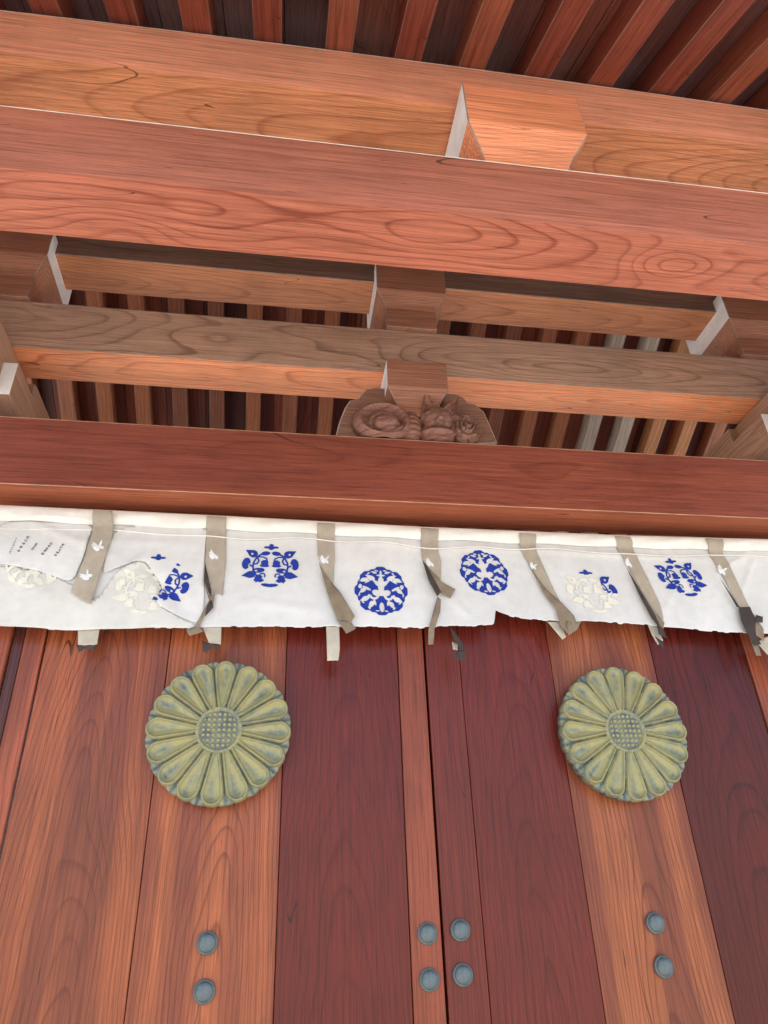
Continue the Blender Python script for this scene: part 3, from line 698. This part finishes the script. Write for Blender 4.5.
# top hem, a doubled band bulging over its cord
hb_px = [(-90, 517), (0, 521), (95, 525), (220, 530), (420, 540), (620, 548), (768, 552), (900, 556)]
HB = np.array([at(*p, CY) for p in hb_px])
def hbz(x): return float(np.interp(x, HB[:, 0], HB[:, 1])+.003*math.sin(x*19))
vs = []; fs = []; xs2 = [v_ for v_ in np.linspace(xl-.004, 2.32, 300)]; nz = 14
for x_ in xs2:
    zt, zb = float(topz(x_))+.004, hbz(x_)
    for j in range(nz):
        u = j/(nz-1); vs.append((x_-co.x, float(cy(x_, zt+(zb-zt)*u))-.004-.014*math.sin(u*math.pi)**.7-.003*math.sin(x_*23+u*3)*math.sin(u*math.pi)-co.y, zt+(zb-zt)*u-co.z))
for i in range(len(xs2)-1):
    for j in range(nz-1): fs.append((i*nz+j, (i+1)*nz+j, (i+1)*nz+j+1, i*nz+j+1))
me = bpy.data.meshes.new('top_hem'); me.from_pydata(vs, [], fs); me.polygons.foreach_set('use_smooth', [True]*len(fs)); me.materials.append(CWH)
o = link('top_hem', me); o.location = co; CUR(o); s_ = o.modifiers.new('thickness', 'SOLIDIFY'); s_.thickness = .001
def tube(name, pts, rad, mat, seg=8):
    bm = bmesh.new(); rings = []
    P_ = [Vector(p) for p in pts]
    for i, p in enumerate(P_):
        d = (P_[min(i+1, len(P_)-1)]-P_[max(i-1, 0)]).normalized(); u = d.cross(Vector((0, 1, 0))).normalized(); v_ = d.cross(u)
        rings.append([bm.verts.new(p+u*rad*math.cos(2*math.pi*k/seg)+v_*rad*math.sin(2*math.pi*k/seg)-co) for k in range(seg)])
    for a_, b_ in zip(rings[:-1], rings[1:]):
        for k in range(seg): bm.faces.new((a_[k], a_[(k+1) % seg], b_[(k+1) % seg], b_[k]))
    bm.faces.new(rings[0][::-1]); bm.faces.new(rings[-1])
    return CUR(bm_obj(name, bm, mat, None, co, True))
def cordz(x_): return hbz(x_)-.030+.006*math.sin(x_*7.3)+.003*math.sin(x_*17+1)
tube('stitch_cord', [(x_, float(cy(x_, cordz(x_)))-.0075, cordz(x_)) for x_ in np.linspace(xl, 2.3, 260)], .0024, CWH)
tube('hanging_rope', [(x_, CY-.004, float(topz(x_))-.012) for x_ in np.linspace(-1.6, 2.7, 60)], .008, CWH)

from mathutils.geometry import tessellate_polygon
def chaikin(p, k):
    for _ in range(k):
        q = []
        for a_, b_ in zip(p, p[1:]+p[:1]): q += [(a_[0]*.8+b_[0]*.2, a_[1]*.8+b_[1]*.2), (a_[0]*.2+b_[0]*.8, a_[1]*.2+b_[1]*.8)]
        p = q
    return p
def patch(name, pts, mat, yoff, thick=.0006, bulge=0.0, curl=None, label=None, parent=None):
    pts = chaikin(list(pts), {'folded_flap': 2, 'inner_cloth': 2, 'loose_strand': 0, 'ribbon': 0}.get(name, 0))
    """cloth piece cut to an outline, laid over the curtain; fine grid so it follows the folds"""
    W_ = np.array([at(x_, y_, CY-yoff) for x_, y_ in pts])
    bm = bmesh.new()
    vv = [bm.verts.new((p[0], 0, p[1])) for p in W_]
    f = bm.faces.new(vv)
    # cut into strips so it can bend
    for nrm, ax in (((1, 0, 0), 0), ((0, 0, 1), 2)):
        lo, hi = (W_[:, 0].min(), W_[:, 0].max()) if ax == 0 else (W_[:, 1].min(), W_[:, 1].max())
        for c_ in np.arange(lo+.009, hi, .012):
            bmesh.ops.bisect_plane(bm, geom=bm.verts[:]+bm.edges[:]+bm.faces[:], plane_co=(c_, 0, 0) if ax == 0 else (0, 0, c_), plane_no=nrm)
    cx, cz = W_.mean(0)
    sx_, sz_ = np.ptp(W_[:, 0])/2+1e-4, np.ptp(W_[:, 1])/2+1e-4
    for v_ in bm.verts:
        x_, z_ = v_.co.x, v_.co.z
        y_ = float(cy(x_, z_))-yoff
        u_ = (float(topz(x_))+.004-z_)/(float(topz(x_))+.004-hbz(x_))
        if 0 < u_ < 1 and name in ('ribbon',): y_ -= .003+.017*math.sin(u_*math.pi)**.7
        if bulge: y_ -= bulge*math.sin(np.clip((z_-(cz-sz_))/(2*sz_), 0, 1)*math.pi)
        if curl: y_ += curl*math.sin((x_-cx)*90+(z_-cz)*25)
        v_.co = (x_-cx, y_-CY, z_-cz)
    bm.normal_update()
    o = bm_obj(name, bm, mat, None, (cx, CY, cz), True); CUR(o)
    if parent is not None:
        o.location = Vector(o.location)-Vector(parent.location); o.parent = parent
    s_ = o.modifiers.new('thickness', 'SOLIDIFY'); s_.thickness = thick; s_.offset = 0
    if label: o['label'] = label
    return o

# inner layer seen where the front panels are folded away, at the left
patch('inner_cloth', [(-9, 564), (20, 568), (45, 573), (72, 583), (95, 603), (118, 567), (145, 561), (152, 572), (163, 588), (153, 603), (190, 622), (203, 627), (150, 627.5), (100, 629), (60, 628.5), (30, 626.5), (-9, 624)], CWI, .004)
flapA = patch('folded_flap', [(-9, 520), (93, 524), (91, 532), (84, 557), (72, 582.5), (45, 572.5), (20, 567.5), (-9, 562)], CW, .006, bulge=.008, label='folded flap with handwriting')
flapB = patch('folded_flap', [(112, 524), (207, 527), (206, 536), (204, 560), (204, 600), (203, 622), (190, 621), (153, 603), (164, 588), (152, 571), (145, 560), (120, 566), (100, 575)], CW, .0055, bulge=.004, label='folded flap showing half a blue crest')

# ribbons sewn over the seams: (outline, material, offset)
R_ = [
 dict(rib=[(94, 512.5), (113.5, 513.5), (113, 533), (104, 560), (90, 603.5), (80, 598), (70, 591), (84, 557), (92, 533)], off=.018,
      birds=[(98, 546, 8, .1), (86, 575, 7.5, .5)], tail=[[(77, 628), (99.5, 628), (97, 644), (88, 645), (77, 643)]], dark=[[(75, 643), (82, 645), (88, 644), (96, 645), (94, 650), (86, 647), (78, 651)]]),
 dict(rib=[(207, 518), (226.5, 519), (226, 532), (226, 560), (223, 595.5), (212, 593), (208, 578), (205, 562), (206, 536)], off=.006,
      birds=[(214, 555, 7.5, -.3)], dark=[[(205, 562), (208.5, 578), (212, 594), (209.5, 595), (204, 581)], [(211, 599), (213.5, 607), (205, 617), (207, 606)], [(202, 640), (207, 643), (219, 645), (217, 653), (212, 646), (207, 653), (203, 651)]],
      strand=[[(204, 582), (209, 595), (215, 594), (213, 607), (205, 614), (199, 627), (193, 628), (202, 613), (209, 600)], [(186, 629), (199, 624), (203, 631), (189, 635)]], tail=[[(202, 626), (221.5, 626), (221, 645), (209, 643)]]),
 dict(rib=[(317, 525), (334.5, 526), (334.5, 560), (333, 590), (326, 578), (318, 555)], off=.006, birds=[(324.5, 560, 7, -.3)],
      strand=[[(318.5, 562), (326, 576), (340, 592), (354.5, 617), (345, 632), (337, 621), (328, 596)], [(337, 621), (350, 622), (356, 629), (346, 635)]], tail=[[(326, 627), (339, 627.5), (339.5, 650), (338, 662), (327, 661.5)]], dark=[]),
 dict(rib=[(420, 530), (437.5, 531), (438, 550), (441, 562), (441, 580), (432, 573), (422, 558)], off=.006, birds=[(430, 563, 7, -.4)],
      dark=[[(422, 560), (430, 572), (441, 592), (437, 597), (428, 580)], [(449, 628), (454, 633), (460, 641), (465, 648), (461, 653), (453, 641)], [(455, 652), (464, 651), (464, 662), (455, 662)]],
      strand=[[(423, 561), (432, 572), (442, 582), (455, 590), (450, 599), (440, 594)], [(437, 597), (440.5, 600), (440, 612), (434, 630), (433, 645), (428, 645), (428, 630), (433, 612)]], tail=[[(451, 643), (457, 645), (457, 652), (452, 651)]]),
 dict(rib=[(518, 535), (534.5, 536), (536, 550), (545, 570), (554, 590), (562, 605), (557, 609), (545, 590), (530, 566), (520.5, 550)], off=.006, birds=[(533, 566, 6, -.6)],
      strand=[[(528, 564), (545, 588), (562, 603), (573, 616), (577, 626), (567, 634), (560, 626), (556, 610), (543, 592)], [(566, 622), (580, 622), (577, 630), (568, 636)]], dark=[], tail=[[(547, 622), (560, 622), (566, 637), (562, 640)]]),
 dict(rib=[(613, 538), (628.5, 539), (636, 555), (648, 578), (660, 603), (664, 620), (655, 612), (642, 590), (628, 566), (618, 550)], off=.006, birds=[(629, 563, 7, -.7)],
      strand=[[(626, 567), (640, 588), (655, 610), (665, 622), (664, 632), (652, 618), (640, 596)]], dark=[[(628, 570), (642, 592), (656, 614), (662, 628), (652, 617), (640, 594)], [(657, 622), (664, 628), (668, 638), (659, 634)], [(655, 636), (664, 641), (665, 650), (660, 645)]], tail=[[(648, 624), (657, 625), (664, 640), (658, 645), (652, 634)]]),
 dict(rib=[(704, 540), (720.5, 541), (723, 553), (735, 575), (745, 596), (754, 613), (751, 620), (742, 608), (726, 580), (711, 556)], off=.006, birds=[(722, 570, 8, -.7)],
      strand=[[(750, 606), (757, 616), (765, 628), (766, 640), (757, 634)], [(750, 634), (760, 642), (763, 655), (757, 655), (754, 646)]], dark=[[(740, 606), (751, 606), (757, 620), (758, 634), (763, 643), (756, 645), (748, 632), (742, 618)], [(757, 614), (764, 616), (764, 622), (757, 621)], [(720, 577), (742, 607), (738, 606)]], tail=[]),
 dict(rib=[(800, 543), (816, 544), (826, 580), (840, 625), (832, 640), (815, 600)], off=.006, birds=[], strand=[], dark=[], tail=[[(758, 641), (768, 636), (790, 640), (800, 690), (775, 660)]]),
]
def cells(X_, Z_, mask, step, yfun, name, mat, x0, z0):
    nz_ = mask.shape[1]; vid = {}; vs = []; fs = []
    def V(i, j):
        if (i, j) not in vid:
            x_, z_ = x0+i*step, z0+j*step; vid[(i, j)] = len(vs); vs.append((x_-x0, yfun(x_, z_)-CY, z_-z0))
        return vid[(i, j)]
    for i, j in zip(*np.where(mask)): fs.append((V(i, j), V(i+1, j), V(i+1, j+1), V(i, j+1)))
    me = bpy.data.meshes.new(name); me.from_pydata(vs, [], fs); me.materials.append(mat)
    me.polygons.foreach_set('use_smooth', [True]*len(fs))
    o = link(name, me); o.location = (x0, CY, z0); return CUR(o)
def print_on(name, cx, cz, half, fn, mat, yoff, step=.0013, label=None, parent=None):
    n_ = int(2*half/step); x0, z0 = cx-half, cz-half
    g = (np.arange(n_)+.5)*step-half; U, V_ = np.meshgrid(g/half, g/half, indexing='ij')
    o = cells(None, None, fn(U, V_), step, lambda x_, z_: float(cy(x_, z_))-yoff, name, mat, x0, z0)
    if label: o['label'] = label
    if parent is not None: o.location = Vector(o.location)-Vector(parent.location); o.parent = parent
    return o
def E2(U, V_, cx, cz, rx, rz, rot=0.):
    c_, s_ = math.cos(rot), math.sin(rot); u = ((U-cx)*c_+(V_-cz)*s_)/rx; v_ = (-(U-cx)*s_+(V_-cz)*c_)/rz; return u*u+v_*v_ < 1
def leaf(U, V_, cx, cz, ln, wd, rot):
    c_, s_ = math.cos(rot), math.sin(rot); u = ((U-cx)*c_+(V_-cz)*s_)/ln; v_ = (-(U-cx)*s_+(V_-cz)*c_)/wd
    return (np.abs(v_) < (1-u)*np.sqrt(np.clip(u+1, 0, 1))*.62) & (u > -1) & (u < 1)
def arc(U, V_, cx, cz, r_, wd, a0, a1):
    d = np.hypot(U-cx, V_-cz); a_ = np.degrees(np.arctan2(V_-cz, U-cx)) % 360
    return (np.abs(d-r_) < wd) & (((a_-a0) % 360) < ((a1-a0) % 360))
def bird(rot, k):
    def f(U, V_):
        c_, s_ = math.cos(rot), math.sin(rot); u = U*c_+V_*s_; v_ = -U*s_+V_*c_
        body = E2(u, v_, -.05, .0, .75, .16, -.25)
        w1 = leaf(u, v_, -.25, -.30, .5, .34, 2.6); w2 = leaf(u, v_, .25, -.22, .55, .3, -.4); w3 = leaf(u, v_, -.4, .28, .45, .26, 2.3); w4 = leaf(u, v_, .3, .42, .4, .2, 1.2)
        return body | w1 | w2 | (w3 if k else w3 | w4)
    return f
for i, d in enumerate(R_):
    rb = patch('ribbon', d['rib'], CT, d['off'])
    for p in d.get('strand', []): patch('loose_strand', p, CT2, d['off']+.008, curl=.002, parent=rb)
    for p in d.get('dark', []): patch('dark_slit_and_fray', p, CDK, d['off']+.014, curl=.002, parent=rb)  # frayed cloth ends; shaded slit openings are drawn as dark strips too
    for p in d.get('tail', []): patch('ribbon_tail', p, CCR, -.006, curl=.001, parent=rb)
    for (bx, by, hp, ro) in d['birds']:
        x_, z_ = at(bx, by, CY-d['off']); print_on('bird_print', x_, z_, hp/720*2.85, bird(ro, i % 2), CHALK, d['off']+.0022, .0012, parent=rb)

def vine_old(U, V_):
    m_ = E2(U, V_, 0, .88, .10, .12) | leaf(U, V_, .14, .80, .16, .10, 0) | leaf(U, V_, -.14, .80, .16, .10, math.pi) | (E2(U, V_, 0, .76, .18, .06))
    for s_ in (1, -1):
        u = U*s_
        lf = leaf(u, V_, .70, .62, .24, .22, .55+math.pi*0) & ~E2(u, V_, .68, .60, .06, .05)
        m_ |= lf
        m_ |= E2(u, V_, .22, .60, .17, .10, -.1)
        m_ |= leaf(u, V_, .84, .12, .24, .30, math.pi*.5+.5) | E2(u, V_, .88, .05, .13, .20, .2)
        m_ |= leaf(u, V_, .80, -.38, .24, .20, -.25)
        m_ |= E2(u, V_, .30, .12, .17, .14, .3) | leaf(u, V_, .26, .20, .2, .18, 2.2)
        m_ |= (E2(u, V_, .45, -.16, .24, .13, -.25) & ~E2(u, V_, .47, -.18, .07, .045))
        m_ |= leaf(u, V_, .50, -.58, .24, .20, -1.0) | E2(u, V_, .52, -.52, .16, .10, .5)
        m_ |= arc(u, V_, .40, .28, .30, .04, 20, 150) | arc(u, V_, .55, .10, .20, .045, 60, 300)
        m_ |= arc(u, V_, .33, .32, .17, .035, -20, 170) | arc(u, V_, .15, -.05, .62, .05, -75, 55)
        m_ |= arc(u, V_, .62, .22, .16, .035, 0, 360)
        m_ |= arc(u, V_, .12, -.72, .12, .05, 0, 360) | E2(u, V_, .22, -.90, .22, .09, .2)
        m_ |= arc(u, V_, .38, -.42, .12, .03, 0, 200)
    return m_
def seg(U, V_, pts, wd):
    m_ = np.zeros(U.shape, bool)
    for (ax, az), (bx, bz) in zip(pts[:-1], pts[1:]):
        dx, dz = bx-ax, bz-az; t_ = np.clip(((U-ax)*dx+(V_-az)*dz)/(dx*dx+dz*dz), 0, 1); m_ |= np.hypot(U-ax-t_*dx, V_-az-t_*dz) < wd
    return m_
def vine(U, V_):
    m_ = E2(U, V_, 0, .74, .085, .11) | E2(U, V_, .14, .70, .13, .045) | E2(U, V_, -.14, .70, .13, .045) | E2(U, V_, 0, .66, .10, .06)
    for s_ in (1, -1):
        u = U*s_
        m_ |= E2(u, V_, .19, .45, .16, .085, -.12)                                       # top bud
        m_ |= (leaf(u, V_, .70, .46, .24, .22, .5) & ~E2(u, V_, .67, .42, .045, .045))    # upper leaf
        m_ |= ((E2(u, V_, .86, .03, .15, .23, .15)) & ~E2(u, V_, .66, -.06, .13, .12))    # fan
        m_ |= leaf(u, V_, .76, -.42, .25, .20, -.15)
        m_ |= (E2(u, V_, .21, .06, .13, .12) | E2(u, V_, .21, -.05, .165, .06))           # bell
        m_ |= (E2(u, V_, .42, -.24, .22, .10, -.12) & ~E2(u, V_, .50, -.26, .05, .035))
        m_ |= leaf(u, V_, .42, -.58, .18, .16, -1.1) | leaf(u, V_, .42, -.58, .18, .12, .6) | leaf(u, V_, .40, -.56, .18, .1, 2.6)
        m_ |= seg(u, V_, [(.30, .42), (.42, .36), (.52, .24), (.60, .08), (.62, -.10), (.58, -.28), (.50, -.42), (.38, -.55), (.24, -.64)], .032)
        m_ |= seg(u, V_, [(.56, .38), (.47, .28), (.42, .14), (.48, .02), (.62, .00)], .028)
        m_ |= seg(u, V_, [(.40, .30), (.28, .30), (.15, .24), (.12, .12)], .026)
        m_ |= seg(u, V_, [(.62, -.10), (.72, -.04)], .03) | seg(u, V_, [(.56, -.32), (.66, -.38)], .03)
        m_ |= arc(u, V_, .27, -.45, .09, .024, 30, 220)
        m_ |= arc(u, V_, .09, -.66, .085, .035, 0, 360) | arc(u, V_, .24, -.74, .06, .03, 0, 360) | E2(u, V_, .10, -.82, .2, .065, .12)
    return m_
def dense(U, V_):
    a_ = np.arctan2(V_, U); r_ = np.hypot(U, V_)
    k = 8; q = np.abs(((a_-math.pi/2+math.pi/k) % (2*math.pi/k))-math.pi/k)
    lim = .90+.085*(1-q/(math.pi/k))**1.5-.035*(0.5+.5*np.cos(24*a_))
    m_ = r_ < lim
    hole = E2(U, V_, 0, .70, .045, .10) | E2(U, V_, 0, .60, .16, .04) | E2(U, V_, 0, .12, .11, .34) | leaf(U, V_, 0, .45, .18, .16, math.pi/2) | E2(U, V_, 0, -.64, .09, .19)
    for s_ in (1, -1):
        u = U*s_
        hole |= leaf(u, V_, .16, .30, .26, .12, .7) | E2(u, V_, .17, -.10, .17, .12, .4) | arc(u, V_, .26, -.18, .14, .045, 120, 360)
        hole |= leaf(u, V_, .40, .52, .20, .13, .5) | leaf(u, V_, .62, .40, .18, .12, -.3) | E2(u, V_, .46, .36, .15, .035, -.6)
        hole |= E2(u, V_, .52, .08, .17, .05, .5) | leaf(u, V_, .68, -.02, .15, .12, -.7) | E2(u, V_, .74, .16, .06, .09)
        hole |= leaf(u, V_, .62, -.34, .17, .14, -.4) | E2(u, V_, .47, -.26, .05, .12, .3)
        hole |= leaf(u, V_, .38, -.56, .17, .13, -1.1) | E2(u, V_, .24, -.46, .045, .12, -.3) | leaf(u, V_, .26, .72, .13, .07, .3)
    for j_ in range(16):
        t_ = (j_+.5)*math.pi/8; hole |= E2(U, V_, .80*math.cos(t_), .80*math.sin(t_), .075, .030, t_+1.2+.5*(j_ % 2))
    return m_ & ~hole
def place(px, py, hw, fn, mat, yoff, label=None, rot=0, parent=None, shear=0.0):
    x_, z_ = at(px, py, CY-yoff); half = hw/720*2.92
    def g(U, V_):
        U2 = U+shear*V_; c_, s_ = math.cos(rot), math.sin(rot)
        return fn(U2*c_+V_*s_, -U2*s_+V_*c_) & (np.maximum(abs(U), abs(V_)) < 1)
    return print_on('crest_print', x_, z_, half*1.12, lambda U, V_: g(U*1.12, V_*1.12) if True else None, mat, yoff, label=label, parent=parent)
def place2(px, py, hw, fn, mat, yoff, label, shear=0.0, rot=0.0):
    x_, z_ = at(px, py, CY-yoff); half = hw/720*2.92; ex = 1.3
    def g(U, V_):
        U, V_ = U*ex, V_*ex; U = U+shear*V_; c_, s_ = math.cos(rot), math.sin(rot); return fn(U*c_+V_*s_, -U*s_+V_*c_)
    return print_on('crest_print', x_, z_, half*ex, g, mat, yoff, label=label)
place2(270.5, 565, 26, vine, BLUE, .0025, 'blue vine wreath crest nearest the left')
place2(381, 591.5, 26.5, dense, BLUE, .0025, 'lower blue medallion crest')
place2(484, 573, 25.5, dense, BLUE, .0025, 'upper blue medallion crest', shear=.12, rot=.05)
place2(680.5, 576.5, 24, vine, BLUE, .0025, 'blue vine wreath crest at the right', shear=.28, rot=.1)
place2(592, 591, 26, vine, PALE, .0022, 'faded crest without dye', shear=.18)
place2(592, 590, 26, lambda U, V_: vine(U, V_) & ((V_ > .62) & (abs(U) < .35) | ((U > .45) & (V_ > -.12))), BLUE, .0032, 'last blue pieces of the faded crest', shear=.18)
place2(146, 589, 27, vine, PALE, .0062, 'faded crest beside the half blue one', rot=-.15)
place2(163, 578, 25, lambda U, V_: vine(U, V_) & (U > .12) & (V_ < .9), BLUE, .0112, 'half of a blue vine crest on the folded flap', rot=-.45)
place2(156, 575, 25, lambda U, V_: vine(U, V_) & (V_ > .6) & (abs(U) < .35), BLUE, .0112, 'small blue trefoil of the half lost crest')
place2(35, 562, 27, lambda U, V_: dense(U, V_), PALE, .0062, 'faded medallion mostly under the flap')
# handwriting in upright columns on the left flap
def writing():
    rg = random.Random(9); step = .0011
    cols = [((18, 539), (10, 556), 9, .6), ((30, 537.5), (19, 553.5), 5, 1.0), ((38, 545), (32.5, 552), 4, 1.0), ((53.5, 544), (42.5, 556.5), 5, 1.15), ((64.5, 545.5), (55.5, 558), 5, 1.15)]
    x0, z1 = at(4, 534, CY); x1, z0 = at(70, 562, CY)
    nx_, nz_ = int((x1-x0)/step), int((z1-z0)/step); mk = np.zeros((nx_, nz_), bool)
    gx = x0+(np.arange(nx_)+.5)*step; gz = z0+(np.arange(nz_)+.5)*step; XX, ZZ = np.meshgrid(gx, gz, indexing='ij')
    def stroke(ax, az, bx, bz, wd):
        dx, dz = bx-ax, bz-az; L2 = dx*dx+dz*dz+1e-12; u = np.clip(((XX-ax)*dx+(ZZ-az)*dz)/L2, 0, 1)
        mk[np.hypot(XX-ax-u*dx, ZZ-az-u*dz) < wd] = True
    for (a_, b_, k, sz) in cols:
        A_, B_ = np.array(at(*a_, CY)), np.array(at(*b_, CY)); d = (B_-A_)/max(k, 1); s_ = np.linalg.norm(d)*.42*sz**.5
        un = d/np.linalg.norm(d); vn = np.array([-un[1], un[0]])
        for q in range(k):
            c_ = A_+d*(q+.5)
            for _ in range(2 if sz < .8 else 4):
                if rg.random() < .6: o1 = vn*s_*.9; c2 = c_+un*s_*rg.uniform(-.8, .8)
                else: o1 = un*s_*.8; c2 = c_+vn*s_*rg.uniform(-.6, .6)
                f_ = rg.uniform(.5, 1); stroke(*(c2-o1*f_), *(c2+o1*f_), .00085)
    z_off = .0215
    def yf(x_, z_):
        return float(cy(x_, z_))-.0165
    o = cells(None, None, mk, step, yf, 'handwriting', INK, x0, z0)
    o.location = Vector(o.location)-Vector(flapA.location); o.parent = flapA
writing()
